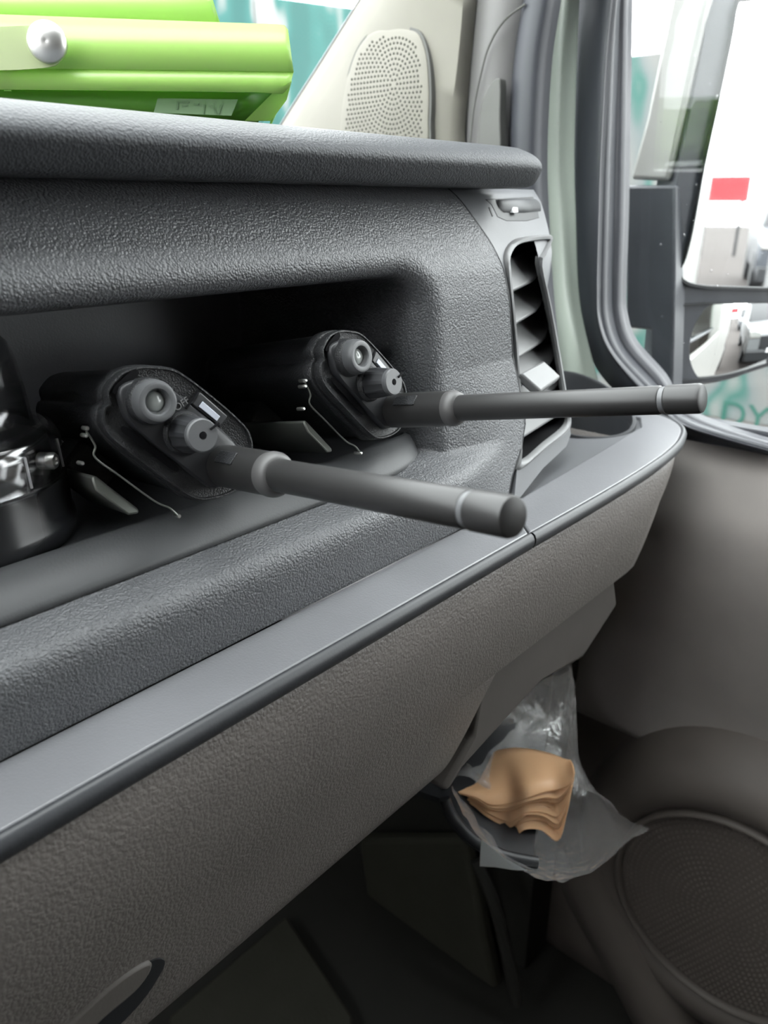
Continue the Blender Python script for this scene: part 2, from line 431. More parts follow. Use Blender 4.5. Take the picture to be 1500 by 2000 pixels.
h = mk('cover_dots', hv, hf, 'door_low', d1, smooth=False); h['kind'] = 'stuff'
# front edge of the door pocket below the speaker
pe = [P(u, v, X=.60) for u, v in ((1085, 1700), (1110, 1760), (1160, 1850), (1215, 1950), (1270, 2060))]
pe2 = [P(u, v, X=.60) for u, v in ((1160, 1690), (1185, 1760), (1235, 1850), (1290, 1945), (1350, 2060))]
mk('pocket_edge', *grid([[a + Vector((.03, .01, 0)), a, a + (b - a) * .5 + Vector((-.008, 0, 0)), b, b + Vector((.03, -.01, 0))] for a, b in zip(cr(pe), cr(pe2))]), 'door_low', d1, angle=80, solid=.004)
# door pull at the right edge of the picture
mk('door_pull', *slab(crc([P(u, v, X=.655) for u, v in ((1508, 1300), (1494, 1320), (1496, 1345), (1512, 1352), (1540, 1330))], 4), (.01, 0, 0)), 'hole', d1, bevel=.001)
w2 = struct(mk('window_2', *slab([(.735, .40, -.2), (.735, -.62, -.2), (.725, -.62, .55), (.725, .10, .55), (.735, .40, .10)], (.004, 0, 0)), 'glass', smooth=False), 'side door glass speckled with rain')
dv, dfc = [], []
for i in range(46):
    y = random.uniform(.20, .33); z = random.uniform(-.17, .12); r = random.choice((.0005, .0006, .0008, .0012))
    a, b = lathe([(r, 0), (r * .8, r * .4), (r * .3, r * .6)], 8, (.7335, y, z), (-1, 0, 0))
    dv2, df2 = join((dv, dfc), (a, b)); dv, dfc = dv2, df2
h = mk('rain_drops', dv, dfc, 'clear_plastic', w2); h['kind'] = 'stuff'
mk('rear_side', *box(.70, .76, YB, -.62, FLOOR, .55), 'door_low', smooth=False).parent = d1

# own van's outside, seen in the mirror
vb = empty('wall_outside', (.78, -2, -.2)); struct(vb, 'white flank of the van seen in the door mirror')
mk('lower_flank', *box(.765, .785, -.68, .66, -1.0, -.22), 'white_paint', vb, bevel=.004)
mk('body_flank', *box(.70, .785, -5.2, -.70, -1.05, 1.0), 'white_paint', vb, bevel=.02)
for y in (-3.6,):
    mk('rear_tyre', *lathe([(.33, -.1), (.34, .0), (.30, .06), (.18, .05), (.16, .02), (.03, .02)], 32, (.74, y, -1.06), (1, 0, 0)), 'black', vb)

# =================================================================== DASHBOARD
dash = tag(empty('dashboard', (.15, .40, -.3)), 'dark grained dashboard with open shelf, side vent and cup holder', 'dashboard')
XA = -.32
# --- hood
hp = cr([(.40, .036, 0), (.33, .036, 0), (.287, .0328, 0), (.2765, .0308, 0), (.2680, .0264, 0), (.2642, .0215, 0), (.2656, .0165, 0), (.2700, .0103, 0), (.276, .0087, 0), (.286, .0086, 0), (.300, .0086, 0)], 5)
def hood_end(y, z): return .458
rows = []
xs = frange(XA, .40, 12) + [.42, .435, .445, .452, .456, .4575]
for i, x in enumerate(xs):
    k = max(0, (x - .44) / .0175)
    sh = 1 - .18 * k ** 2
    rows.append([Vector((x, .285 + (p.x - .285) * (1 - .25 * k ** 3) if p.x < .285 else p.x, .019 + (p.y - .019) * sh)) for p in hp])
last = rows[-1]
rows.append([Vector((.4578, .29 + (p.y - .29) * .5, .019 + (p.z - .019) * .6)) for p in last])
rows.append([Vector((.4570, .30, .019)) for p in last])
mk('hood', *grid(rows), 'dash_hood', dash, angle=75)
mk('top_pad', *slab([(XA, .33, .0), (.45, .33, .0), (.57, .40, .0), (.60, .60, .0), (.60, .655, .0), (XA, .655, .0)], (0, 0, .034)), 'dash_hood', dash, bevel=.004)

# --- fascia with the open recess (one surface: brow, shelf opening, bolster)
FP = [(.0095, .298), (.004, .2905), (-.01, .2795), (-.025, .2690), (-.035, .2640), (-.05, .2612), (-.08, .2595), (-.11, .2580), (-.125, .2570), (-.1345, .2562), (-.1370, .2510), (-.1390, .2410), (-.1408, .2350), (-.1445, .2325), (-.152, .2318), (-.163, .2325), (-.1735, .2338)]
FPs = [(-a, b) for a, b in FP]
def Yf(z): return interp(FPs, -z)
RX, RT_, RB = .351, -.0195, -.1376
def recess(x, z):
    rc, r = .034, .017
    qx, qz = x - (RX - rc), z - (RT_ - rc)
    d = -(math.hypot(max(qx, 0), max(qz, 0)) + min(max(qx, qz), 0) - rc)
    if d <= 0: a = 0
    elif d < r: a = r - math.sqrt(r * r - d * d)
    else: a = r + (d - r) * 11
    db = z - RB
    rb = .004
    if db <= 0: b = 0
    elif db < rb: b = rb - math.sqrt(rb * rb - db * db)
    else: b = rb + (db - rb) * 70
    return min(a, b, .155)
zz = []
for (z0, _), (z1, _) in zip(FP, FP[1:]):
    n = max(2, int(abs(z1 - z0) / .0016))
    zz += [z0 + (z1 - z0) * i / n for i in range(n)]
zz.append(FP[-1][0])
zz = sorted(zz + [RB + .0008, RB + .002, RB + .003, RB + .0038], reverse=True)
# smooth profile
Ys = [Yf(z) for z in zz]
for _ in range(4): Ys = [Ys[0]] + [(Ys[i - 1] + 2 * Ys[i] + Ys[i + 1]) / 4 for i in range(1, len(Ys) - 1)] + [Ys[-1]]
Ytab = sorted([(-z, y) for z, y in zip(zz, Ys)])
def YF(z): return interp(Ytab, -z)
def YS(z):
    return YF(z) if z > -.09 else YF(-.09) + (.2350 - YF(-.09)) * ((-.09 - z) / .0835)
def YFX(x, z):
    k = min(1, max(0, (x - .325) / .075)); k = k * k * (3 - 2 * k)
    return YF(z) * (1 - k) + YS(z) * k
xs = frange(XA, .26, 110) + frange(.262, .372, 70) + frange(.375, .46, 20)
SEAM = [(-.012, .3960), (.020, .4075), (.06, .4165), (.10, .4215), (.130, .4222), (.145, .412), (.158, .397), (.168, .389), (.18, .386)]
def seamx(z): return interp(SEAM, -z)
rows = []
for z, y in zip(zz, Ys):
    sx = seamx(z)
    rows.append([Vector((min(x, sx) if x < .375 else .375 + (x - .375) / (.46 - .375) * (sx - .375), 0, z)) for x in xs])
    rows[-1] = [Vector((p.x, YFX(p.x, z) + recess(p.x, z), z)) for p in rows[-1]]
mk('fascia', *grid(rows), 'dash_grain', dash, angle=180)
mk('recess_back', *box(XA, .36, .405, .415, -.14, -.02), 'dash_fine', dash, smooth=False)

# --- rubber mat lining the shelf and lapping its front lip
mp = [(.2535, -.1375), (.2552, -.1347), (.262, -.1302), (.2690, -.1266), (.2725, -.1264), (.2765, -.1285), (.283, -.1316), (.30, -.1322), (.345, -.1322), (.39, -.1322)]
rows = []
xe = .338
for x in frange(XA, .27, 20) + [.28, .29, .30, .308, .316, .322, .327, .331, .334, .3362, .3375, xe]:
    k = max(0, (x - .285) / (xe - .285)); s = math.sqrt(max(0, 1 - k * k))
    cy_ = .275
    row = []
    for y, z in mp:
        yy = cy_ + (y - cy_) * s if y < cy_ else y - (y - cy_) * (1 - s) * .6
        row.append((x, yy, z + .0008))
    rows.append(row)
mk('shelf_mat', *grid(rows), 'mat_rubber', dash, solid=.0018, soff=1, angle=70)

# --- ledge below the bolster, with bead along its edge
ZL = -.1735
lp = cr([(XA, .2025, 0), (.1, .2025, 0), (.30, .2015, 0), (.45, .2005, 0), (.53, .2025, 0), (.575, .2065, 0), (.605, .2125, 0), (.632, .222, 0), (.651, .237, 0), (.662, .257, 0), (.666, .29, 0), (.666, .345, 0)], 6)
def ledge_piece(name, x0f, x0b, x1, back, mat, dz=0):
    f = [p for p in lp]
    return None
front_l = [Vector((x, .2025 - .001 * max(0, (x - .1) / .2), 0)) for x in frange(XA, .355, 10)]
mk('ledge', *slab([Vector((p.x, p.y, ZL)) for p in front_l] + [Vector((.386, .2335, ZL)), Vector((XA, .2335, ZL))], (0, 0, -.006)), 'dash_ledge', dash, bevel=.001)
fr = [p for p in lp if p.x > .36]
fr = [Vector((.3568, .2012, 0))] + fr
mk('end_ledge', *slab([Vector((p.x, p.y, ZL)) for p in fr] + [Vector((.654, .345, ZL)), Vector((.654, .30, ZL)), Vector((.642, .262, ZL)), Vector((.612, .2475, ZL)), Vector((.50, .240, ZL)), Vector((.3885, .2335, ZL))], (0, 0, -.006)), 'dash_ledge', dash, bevel=.001)
for nm, pts in (('ledge_bead', front_l), ('end_bead', fr)):
    rows = []
    for i, p in enumerate(pts):
        a = pts[max(i - 1, 0)]; b = pts[min(i + 1, len(pts) - 1)]
        t = (b - a).normalized(); nrm = Vector((t.y, -t.x, 0))
        rows.append([p + nrm * q + Vector((0, 0, ZL + z)) for q, z in ((-.0006, -.003), (-.0004, -.0012), (.0005, .0002), (.002, .0004), (.0036, -.0006), (.0046, -.003), (.0046, -.0058), (.003, -.0088), (.000, -.0098))])
    mk(nm, *grid(rows), 'dash_bead', dash, angle=80)
# inner tray around the cup holder (a step lower) with round well
CX, CY, CR_ = .600, .300, .0505
def ring_pt(a, r, z): return Vector((CX + math.cos(a) * r, CY + math.sin(a) * r, z))
outer = [Vector(p) for p in ((.3885, .2335), (.50, .240), (.612, .2475), (.642, .262), (.654, .30), (.654, .345), (.60, .37), (.48, .36), (.44, .30), (.40, .25))]
outer = [Vector((p.x, p.y, ZL - .0035)) for p in outer]
# polygon with a hole: fan between well rim and outline, sampled by angle
def ray_out(a):
    d = Vector((math.cos(a), math.sin(a), 0)); c = Vector((CX, CY, ZL - .0035)); best = None
    for p, q in zip(outer, outer[1:] + outer[:1]):
        e = q - p; den = d.x * e.y - d.y * e.x
        if abs(den) < 1e-9: continue
        w_ = p - c
        t = (w_.x * e.y - w_.y * e.x) / den; s = (w_.x * d.y - w_.y * d.x) / den
        if t > 0 and -1e-6 <= s <= 1 + 1e-6 and (best is None or t < best): best = t
    return c + d * (best or CR_)
N = 96
rimr = .044
rows = [[], []]
for i in range(N + 1):
    a = 2 * math.pi * i / N
    o_ = ray_out(a); 
    if (o_ - Vector((CX, CY, o_.z))).length < rimr + .001: o_ = ring_pt(a, rimr + .001, ZL - .0035)
    rows[0].append(ring_pt(a, rimr, ZL - .0035)); rows[1].append(o_)
mk('end_tray', *grid(rows), 'dash_fine', dash)
def rimz(a):   # the collar climbs at the back of the well
    return ZL - .0028 + .036 * (0.5 + 0.5 * math.cos(a - math.radians(60))) ** 1.3
rows = []
for i in range(N + 1):
    a = 2 * math.pi * i / N; z = rimz(a)
    rows.append([ring_pt(a, .0490, ZL - .02), ring_pt(a, .0490, z - .002), ring_pt(a, .0480, z), ring_pt(a, .0455, z), ring_pt(a, .0445, z - .002), ring_pt(a, .042, ZL - .06), ring_pt(a, .036, ZL - .066), ring_pt(a, .001, ZL - .066)])
ch = mk('cup_holder', *grid(rows), 'dash_bead', dash, angle=60)
ch['label'] = 'round dark cup holder well'

# --- lower panel and glovebox
lpz = [(-.1785, .2010), (-.184, .1985), (-.20, .1965), (-.22, .1970), (-.24, .1996), (-.257, .2032)]
def xend(z): return interp([(.178, .585), (.19, .574), (.208, .556), (.23, .547), (.258, .540), (.285, .515), (.32, .475)], -z)
rows = []
prof = [(p.y, p.x) for p in cr([(a, b, 0) for a, b in lpz], 4)]
for y, z in prof:
    xe_ = xend(z)
    rows.append([Vector((x, y, z)) for x in frange(XA, .30, 12)] + [Vector((.30 + (xe_ - .03 - .30) * i / 10, y, z)) for i in range(1, 11)] +
                [Vector((xe_ - .016, y + .001, z)), Vector((xe_ - .007, y + .004, z)), Vector((xe_ - .001, y + .011, z)), Vector((xe_ + .002, y + .022, z)), Vector((xe_ + .002, y + .12, z))])
mk('lower_panel', *grid(rows), 'lower_grain', dash, angle=180)
gbp = [(p.y, p.x) for p in cr([(-.2574, .2036, 0), (-.28, .2082, 0), (-.300, .2122, 0), (-.314, .2160, 0), (-.322, .2220, 0), (-.3235, .235, 0), (-.322, .34, 0)], 5)]
rows = []
for y, z in gbp:
    xe_ = interp([(.2568, .338), (.29, .322), (.325, .302)], -z)
    rows.append([Vector((x, y, z)) for x in frange(XA, xe_ - .004, 14)] + [Vector((xe_, y + .002, z)), Vector((xe_ + .0005, y + .02, z))])
gb = mk('glovebox_lid', *grid(rows), 'lower_grain', dash, angle=180)
gb['label'] = 'glovebox lid below the dash with a crescent handle'
dk = [P(u, v, Y=.2056) for u, v in ((296, 1878), (322, 1876), (312, 1905), (270, 1965), (190, 2040), (120, 2060), (180, 2000), (262, 1938), (290, 1905))]
lt = [P(u, v, Y=.2044) for u, v in ((297, 1880), (292, 1905), (262, 1942), (205, 1990), (150, 2040), (90, 2050), (150, 1990), (210, 1935), (262, 1896))]
mk('handle_shade', *slab(crc(dk, 3), (0, .006, 0)), 'black', dash)  # flush dark plate painting the shade of the handle hollow
mk('glovebox_handle', *slab(crc(lt, 3), (0, .006, 0)), 'lower_plain', dash, bevel=.0012)
# end section right of the glovebox
ep = [P(u, v, Y=.215) for u, v in ((948, 1300), (1000, 1262), (1070, 1212), (1140, 1160), (1200, 1120), (1206, 1182), (1140, 1285), (1060, 1332), (1000, 1395), (950, 1450), (905, 1500), (878, 1545), (866, 1545), (925, 1440))]
mk('end_section', *slab(ep, (0, .05, -.0)), 'lower_plain', dash, bevel=.003)
mk('cubby_roof', *slab([(.33, .24, -.30), (.56, .24, -.30), (.60, .42, -.30), (.33, .42, -.30)], (0, 0, .01)), 'black', dash)
mk('cubby_back', *box(.31, .59, .36, .37, -.52, -.28), 'black', dash)
# shelf rim that carries the bag
rim = cr([P(u, v, D=.565) for u, v in ((868, 1560), (880, 1590), (905, 1622), (935, 1648), (985, 1672), (1050, 1685))], 5)
mk('cubby_rim', *tube(rim, .0045, 10), 'black', dash)
sf = [p + Vector((0, .004, -.002)) for p in rim]
mk('cubby_shelf', *slab(sf + [Vector((.60, .30, rim[-1].z)), Vector((.60, .36, rim[-1].z)), Vector((.34, .36, rim[0].z))], (0, 0, -.006)), 'black', dash)

# --- end panel with vent
def YE(x, z): return YS(z) + .15 * (x - .40)
def PE(u, v, dy=0):
    r = ray(u, v); t = .5
    for _ in range(30):
        q = r * t
        t += (YE(q.x, max(min(q.z, .0095), -.1735)) + dy - q.y) / (r.y - .15 * r.x)
    return r * t
RP = [PE(u, v) for u, v in ((1046, 366), (1062, 400), (1079, 430), (1081, 445), (1075, 480), (1063, 515), (1067, 560), (1081, 650), (1098, 750), (1112, 825), (1115, 848), (1106, 872), (1060, 915))]
right = [(.0095, RP[0].x)] + [(p.z, p.x) for p in RP] + [(-.1738, .40)]
VO = [PE(u, v) for u, v in ((991, 500), (1005, 478), (1030, 470), (1066, 466), (1070, 474), (1060, 498), (1053, 520), (1070, 600), (1088, 700), (1103, 790), (1108, 822), (1098, 842), (1060, 872), (1016, 908), (1014, 880), (1013, 800), (1008, 700), (999, 600), (992, 530))]
VO = crc(VO, 3)
VC = sum(VO, Vector()) / len(VO)
def scl(loop, k, dy=0): return [Vector((VC.x + (p.x - VC.x) * k, p.y + dy, VC.z + (p.z - VC.z) * (1 + (k - 1) * .45))) for p in loop]
# panel surface: ring from vent opening to outline
out_pts = []
rz = sorted([(-z, x) for z, x in right])
for z in frange(.0095, -.1735, 60):
    out_pts.append(('r', interp(rz, -z), z))
def outline_at(p):
    d = Vector((p.x - VC.x, 0, p.z - VC.z)); lo, hi = 1.0, 12.0
    def ins(k):
        x = VC.x + d.x * k; z = VC.z + d.z * k
        if z > .0095 or z < -.1735: return False
        return seamx(z) + .0008 < x < interp(rz, -z)
    if not ins(1.0): return Vector((p.x, 0, p.z))
    for _ in range(40):
        m_ = (lo + hi) / 2
        if ins(m_): lo = m_
        else: hi = m_
    return Vector((VC.x + d.x * lo, 0, VC.z + d.z * lo))
# corners are kept by sampling the opening loop densely
dense = []
for a, b in zip(VO, VO[1:] + VO[:1]):
    for k in range(5): dense.append(a + (b - a) * k / 5)
rows = []
for p in dense:
    o_ = outline_at(p); row = []
    for k in range(9):
        x = p.x + (o_.x - p.x) * k / 8; z = p.z + (o_.z - p.z) * k / 8
        row.append(Vector((x, YE(x, z), z)))
    row.append(row[-1] + (Vector((.05, .032, 0)) if o_.x > VC.x + .012 else Vector((0, .02, 0))))
    rows.append(row)
rows.append(rows[0])
mk('end_panel', *grid(rows), 'dash_fine', dash, angle=50)
mk('panel_seam', *tube([Vector((seamx(z) + .0005, YFX(seamx(z), z) + .0004, z)) for z in frange(.008, -.1725, 40)], .0007, 6), 'black', dash)
def deep(k, dy, dx): return [Vector((p.x + dx, p.y, p.z)) for p in scl(VO, k, dy)]
vf = mk('vent_frame', *rings([scl(VO, 1.09, .004), scl(VO, 1.09, -.0004), scl(VO, 1.06, -.0022), scl(VO, 1.0, -.0024), scl(VO, .97, -.0008), deep(.955, .003, .0035)], False, False), 'vent', dash, angle=50)
vf['label'] = 'grey air vent frame at the dash end'
mk('vent_well', *rings([deep(.955, .003, .0035), deep(.95, .045, .070)], False, True), 'hole', vf).matrix_parent_inverse = Matrix.Identity(4)  # vent's inner walls, their shade painted as near-black colour
for ch_ in list(bpy.data.objects):
    if ch_.name.startswith('vent_well'): ch_.parent = dash; ch_.matrix_parent_inverse = Matrix.Translation(-dash.location)
def slat(a, b, up_=52, name='vent_slat'):
    A = PE(*a, dy=.005); B = PE(*b, dy=.008)
    back = Vector((.037, .024, .018))
    e = (B - A)
    loop = [A - e * .10, A + e * .80, A + e * .96 + back * .06, B + e * .04 + back * .22, B + e * .04 + back * .75, B - e * .04 + back * .95, A - e * .1 + back]
    return mk(name, *slab(loop, (0, .0010, -.0022)), 'vent', dash, bevel=.0008)
for a, b in (((999, 567), (1052, 541)), ((1006, 631), (1060, 597)), ((1013, 696), (1070, 658)), ((1017, 752), (1082, 706)), ((1017, 803), (1092, 757)), ((1016, 856), (1100, 803))):
    slat(a, b)
tA, tB, tC, tD = PE(1018, 728, -.004), PE(1058, 764, -.012), PE(1096, 735, -.012), PE(1062, 704, -.002)
mk('vent_tab', *slab([tA, tB, tC, tD], (0, .004, -.005)), 'vent', dash, bevel=.0014)
# thumb wheel above the vent
pk = [PE(u, v, -.0003) for u, v in ((948, 389), (1042, 384), (1050, 405), (1054, 426), (1030, 432), (990, 432), (972, 424), (960, 400))]
mk('wheel_pocket', *slab(pk, (0, .003, 0)), 'black', dash, bevel=.0006)
wa, wb = PE(964, 410, .0045), PE(1044, 407, .0045)
ax_ = (wb - wa)
mk('thumb_wheel', *lathe([(.004, 0), (.0062, .003), (.0068, ax_.length * .5), (.0062, ax_.length - .003), (.004, ax_.length)], 28, wa, ax_), 'dash_bead', dash)
mk('wheel_mark', *slab([PE(u, v, -.0030) for u, v in ((1001, 401), (1011, 400), (1013, 415), (1003, 416))], (0, .003, 0)), 'white_mark', dash, bevel=.0005)
mk('pocket_tick', *slab([PE(u, v, -.0004) for u, v in ((955, 405), (957, 404), (964, 422), (962, 423))], (0, .002, 0)), 'black', dash)

# =================================================================== RADIOS
OUT = [(-33, -2), (-32.5, 6), (-28, 13), (-22, 18), (-15, 22), (0, 23.6), (20, 23.8), (29, 21.5), (35.5, 14), (38.5, 5), (36.5, -4), (28.5, -13.5), (20, -17), (0, -17.6), (-20, -17.2), (-27, -14), (-29.5, -9.5), (-29.2, -7.0), (-31.5, -5)]
OUT = [(x / 1000, y / 1000) for x, y in OUT]
OC = (.003, .0035)
def ol(k, h, n=4):
    return [Vector((OC[0] + (p.x - OC[0]) * k, OC[1] + (p.y - OC[1]) * (1 + (k - 1) * 1.6), h)) for p in crc([(x, y, 0) for x, y in OUT], n)]
def build_radio(label):
    t = tag(empty('two_way_radio', (0, 0, 0), True), label, 'radio', 'walkie-talkies on the dash shelf')
    def part(n, g, m, **k): return mk(n, g[0], g[1], m, t, local=True, **k)
    part('body', rings([ol(.90, -.096), ol(.94, -.092), ol(.95, -.02), ol(.95, -.008)]), 'radio_body', angle=50)
    part('cap', rings([ol(.97, -.012), ol(1.0, -.0105), ol(1.0, -.0062), ol(.985, -.0052), ol(.945, -.0048), ol(.945, -.0036), ol(.985, -.0032), ol(.985, -.0002), ol(.972, .0010), ol(.955, .0010), ol(.945, .0), ol(.885, -.0006)]), 'radio_body', angle=35)
    inn = crc([(x, y, 0) for x, y in ((-.0295, .001), (-.024, .010), (-.016, .0135), (.0, .0140), (.020, .0142), (.031, .010), (.033, .002), (.027, -.0075), (.018, -.0085), (0, -.0085), (-.017, -.008), (-.024, -.005))], 4)
    part('control_deck', rings([[Vector((p.x, p.y, -.001)) for p in inn], [Vector((p.x * .99, p.y * .98, .0020)) for p in inn], [Vector((p.x * .95, p.y * .93, .0030)) for p in inn]]), 'radio_smooth', angle=50)
    # strap slot, side groove
    part('strap_slot', slab(crc([(-.0305, -.0005, .0012), (-.0285, -.0015, .0012), (-.0262, .0085, .0012), (-.0270, .0105, .0012), (-.0290, .0095, .0012)], 4), (0, 0, -.0015)), 'hole')
    part('side_groove', slab(crc([(-.018, -.0120, .0008), (-.004, -.0120, .0008), (.008, -.0120, .0008), (.0085, -.0095, .0008), (-.004, -.0092, .0008), (-.018, -.0095, .0008)], 4), (0, 0, .0006)), 'hole')
    # status window
    part('window_surround', slab([(-.0025, .0142, .0), (.0135, .0146, .0), (.0135, .0205, .0), (-.0025, .0205, .0)], (0, 0, .0022)), 'radio_smooth', bevel=.0006)
    part('status_window', slab([(.0005, .0152, .0022), (.0105, .0154, .0022), (.0105, .0180, .0022), (.0005, .0180, .0022)], (0, 0, .0006)), 'pale_window', bevel=.0002)
    part('index_tick', slab([(-.0040, .0110, .003), (-.0032, .0110, .003), (-.0032, .0200, .002), (-.0040, .0200, .002)], (0, 0, .0005)), 'hole')
    # torch
    tx, ty = -.0175, .0035
    part('lamp_collar', lathe([(.0094, .0), (.0094, .004), (.0088, .0065), (.0082, .007)], 40, (tx, ty, 0)), 'radio_body', angle=45)
    part('lamp_ring', lathe([(.0084, .006), (.0086, .0078), (.0084, .0100), (.0080, .0112), (.0075, .0122), (.0066, .0125), (.0052, .0122), (.0047, .0112), (.0046, .0075)], 40, (tx, ty, 0), (0, 0, 1), False, False), 'radio_cap', angle=45)
    part('lamp_reflector', lathe([(.0046, .0105), (.0036, .0085), (.0022, .0070), (.0012, .0068)], 28, (tx, ty, 0), (0, 0, 1), False, True), 'radio_cap')
    part('lamp_lens', lathe([(.0043, .0070), (.0042, .0088), (.0030, .0099), (.0008, .0103)], 24, (tx, ty, 0)), 'lens', angle=80)
    # knob
    kx, ky = .0018, .0026
    fl_ = lambda a: 1 + .045 * (1 if math.sin(a * 2 * math.pi * 9) > 0 else -.3)
    part('knob_skirt', lathe([(.0092, .0), (.0090, .004), (.0082, .0055)], 40, (kx, ky, 0)), 'radio_body')
    part('knob', lathe([(.0076, .003), (.0074, .010), (.0066, .0165), (.0062, .0175)], 54, (kx, ky, 0), flute=fl_), 'radio_smooth', angle=30)
    part('knob_face', lathe([(.0066, .0172), (.0068, .0178), (.0066, .0192), (.0061, .0198), (.0016, .0198), (.0014, .0188), (.0005, .0186)], 40, (kx, ky, 0)), 'radio_cap', angle=30)
    part('knob_dimple', lathe([(.0013, .0190), (.0012, .01995), (.0006, .0200)], 16, (kx, ky, 0)), 'hole')
    part('knob_pointer', slab([(kx + .0005, ky + .0038, .0196), (kx + .0013, ky + .0036, .0196), (kx + .0030, ky + .0080, .0190), (kx + .0022, ky + .0082, .0190)], (0, 0, .0010)), 'hole')
    v, f = text_mesh('OFF', .0040)
    ang = math.radians(72)
    v = [Vector((p.x * math.cos(ang) - p.y * math.sin(ang) - .0062, p.x * math.sin(ang) + p.y * math.cos(ang) + .0112, p.z + .0034)) for p in v]
    part('lettering', (v, f), 'vent', smooth=False)
    # antenna
    ax0 = .0250, .0030
    an = part('antenna', lathe([(.0080, -.002), (.0088, .001), (.0090, .006), (.0088, .034), (.0086, .040)], 40, (*ax0, 0)), 'antenna', angle=40)
    def sub(n, g, m, **k):
        o = mk(n, g[0], g[1], m, t, local=True, **k); o.parent = an; return o
    sub('antenna_collar', lathe([(.0086, .0395), (.0090, .0410), (.0089, .0430), (.0078, .0455), (.0066, .0465)], 40, (*ax0, 0)), 'antenna_collar', angle=60)
    sub('whip', lathe([(.0064, .0460), (.0063, .060), (.0061, .10), (.0059, .1455), (.0055, .1462)], 40, (*ax0, 0)), 'antenna', angle=40)
    sub('tip_ring', lathe([(.0054, .1460), (.0054, .1484)], 32, (*ax0, 0)), 'radio_cap')
    sub('antenna_tip', lathe([(.0055, .1482), (.0060, .1488), (.0060, .1612), (.0056, .1624), (.0048, .1628), (.0005, .1628)], 40, (*ax0, 0)), 'antenna', angle=35)
    sub('antenna_window', slab([(ax0[0] - .0024 + .0, ax0[1] - .0000, 0)] * 0 + [(ax0[0] - .0082, ax0[1] - .0035, .010), (ax0[0] - .0086, ax0[1] + .0022, .010), (ax0[0] - .0086, ax0[1] + .0022, .024), (ax0[0] - .0082, ax0[1] - .0035, .024)], (-.0008, -.0001, 0)), 'radio_body', bevel=.0004)
    # belt clip with spring wire behind the cap
    part('belt_clip', slab([(-.013, -.0315, -.012), (-.009, -.0350, -.010), (.008, -.0355, -.010), (.012, -.0325, -.012), (.011, -.0310, -.012), (-.012, -.0300, -.012)], (0, 0, -.050)), 'clip_steel', bevel=.001)
    part('clip_mount', slab([(-.012, -.0300, -.055), (.010, -.0300, -.055), (.010, -.0140, -.055), (-.012, -.0140, -.055)], (0, 0, -.022)), 'radio_body', bevel=.002)
    part('spring_wire', tube(cr([(-.027, -.0190, -.006), (-.021, -.0215, -.006), (-.018, -.0250, -.007), (-.006, -.0252, -.007), (.012, -.0252, -.007), (.019, -.0240, -.006), (.024, -.0245, -.006)]), .00045, 6), 'clip_steel')
    for x, y in ((-.0275, -.0180), (-.0262, -.0205), (.0245, -.0245), (-.021, -.0300)):
        part('screw', lathe([(.0009, -.010), (.0009, -.0056), (.0005, -.0050)], 12, (x, y, 0)), 'chrome')
    return t
def place_radio(t, vp, o):
    ax = -ray(*vp); ax.normalize()
    w_ = Vector((.66, 0, -.74)); w_ = (w_ - ax * w_.dot(ax)).normalized(); tt = ax.cross(w_)
    m = Matrix((w_, tt, ax)).transposed().to_4x4()
    t.rotation_euler = m.to_euler(); t.location = Vector(o) + Vector((0, 0, EYE))
r1 = build_radio('nearer black two-way radio with antenna pointing over the dash ledge')
place_radio(r1, (-500, 742), (.1707, .262, -.0872))
def copy_tree(o, parent=None):
    c = o.copy(); COL.objects.link(c); c.parent = parent
    for k in list(o.children): copy_tree(k, c)
    return c
r2 = copy_tree(r1)
r2['label'] = 'farther black two-way radio beside the air vent, antenna reaching the mirror'
place_radio(r2, (-980, 872), (.2835, .263, -.0860))

# =================================================================== BEACON LAMP
bl = tag(empty('beacon_lamp', (.103, .322, -.1300)), 'round black beacon with clear plastic dome at the shelf edge', 'beacon')
BX = (.103, .322, 0)
zb = -.1300
mk('base', *lathe([(.040, zb), (.0445, zb + .001), (.0462, zb + .006), (.0460, zb + .010), (.0452, zb + .012), (.0450, zb + .026), (.0445, zb + .0275)], 64, BX), 'beacon_black', bl, angle=35)
mk('seam_ring', *lathe([(.0450, zb + .0272), (.0456, zb + .0280), (.0456, zb + .0292), (.0448, zb + .030)], 64, BX, (0, 0, 1), False, False), 'clear_plastic', bl)
mk('clear_shoulder', *lathe([(.0448, zb + .0285), (.0440, zb + .042), (.0425, zb + .0455), (.0400, zb + .047), (.0352, zb + .0475)], 64, BX, (0, 0, 1), False, False), 'clear_plastic', bl, angle=40, solid=.0012)
mk('clear_dome', *lathe([(.0350, zb + .0470), (.0338, zb + .062), (.0322, zb + .074), (.0305, zb + .080), (.0275, zb + .0830), (.0005, zb + .085)], 64, BX, (0, 0, 1), False, True), 'clear_plastic', bl, angle=60, solid=.0012)
mk('inner_plate', *lathe([(.0405, zb + .027), (.0400, zb + .0405), (.034, zb + .042), (.0005, zb + .042)], 48, BX), 'beacon_black', bl, angle=40)
mk('inner_lens', *lathe([(.017, zb + .042), (.017, zb + .062), (.014, zb + .066), (.0005, zb + .067)], 24, BX), 'frame_dark', bl, angle=40)
for az_ in (-52, 10, -120):
    a = math.radians(az_); d = Vector((math.cos(a), math.sin(a), 0))
    o_ = Vector((BX[0], BX[1], zb + .0365)) + d * .0425
    s_ = mk('screw_boss', *lathe([(.0034, -.003), (.0034, .0030), (.0028, .0040), (.0016, .0040), (.0014, .0032), (.0004, .0032)], 20, o_, d), 'chrome', bl, angle=35)
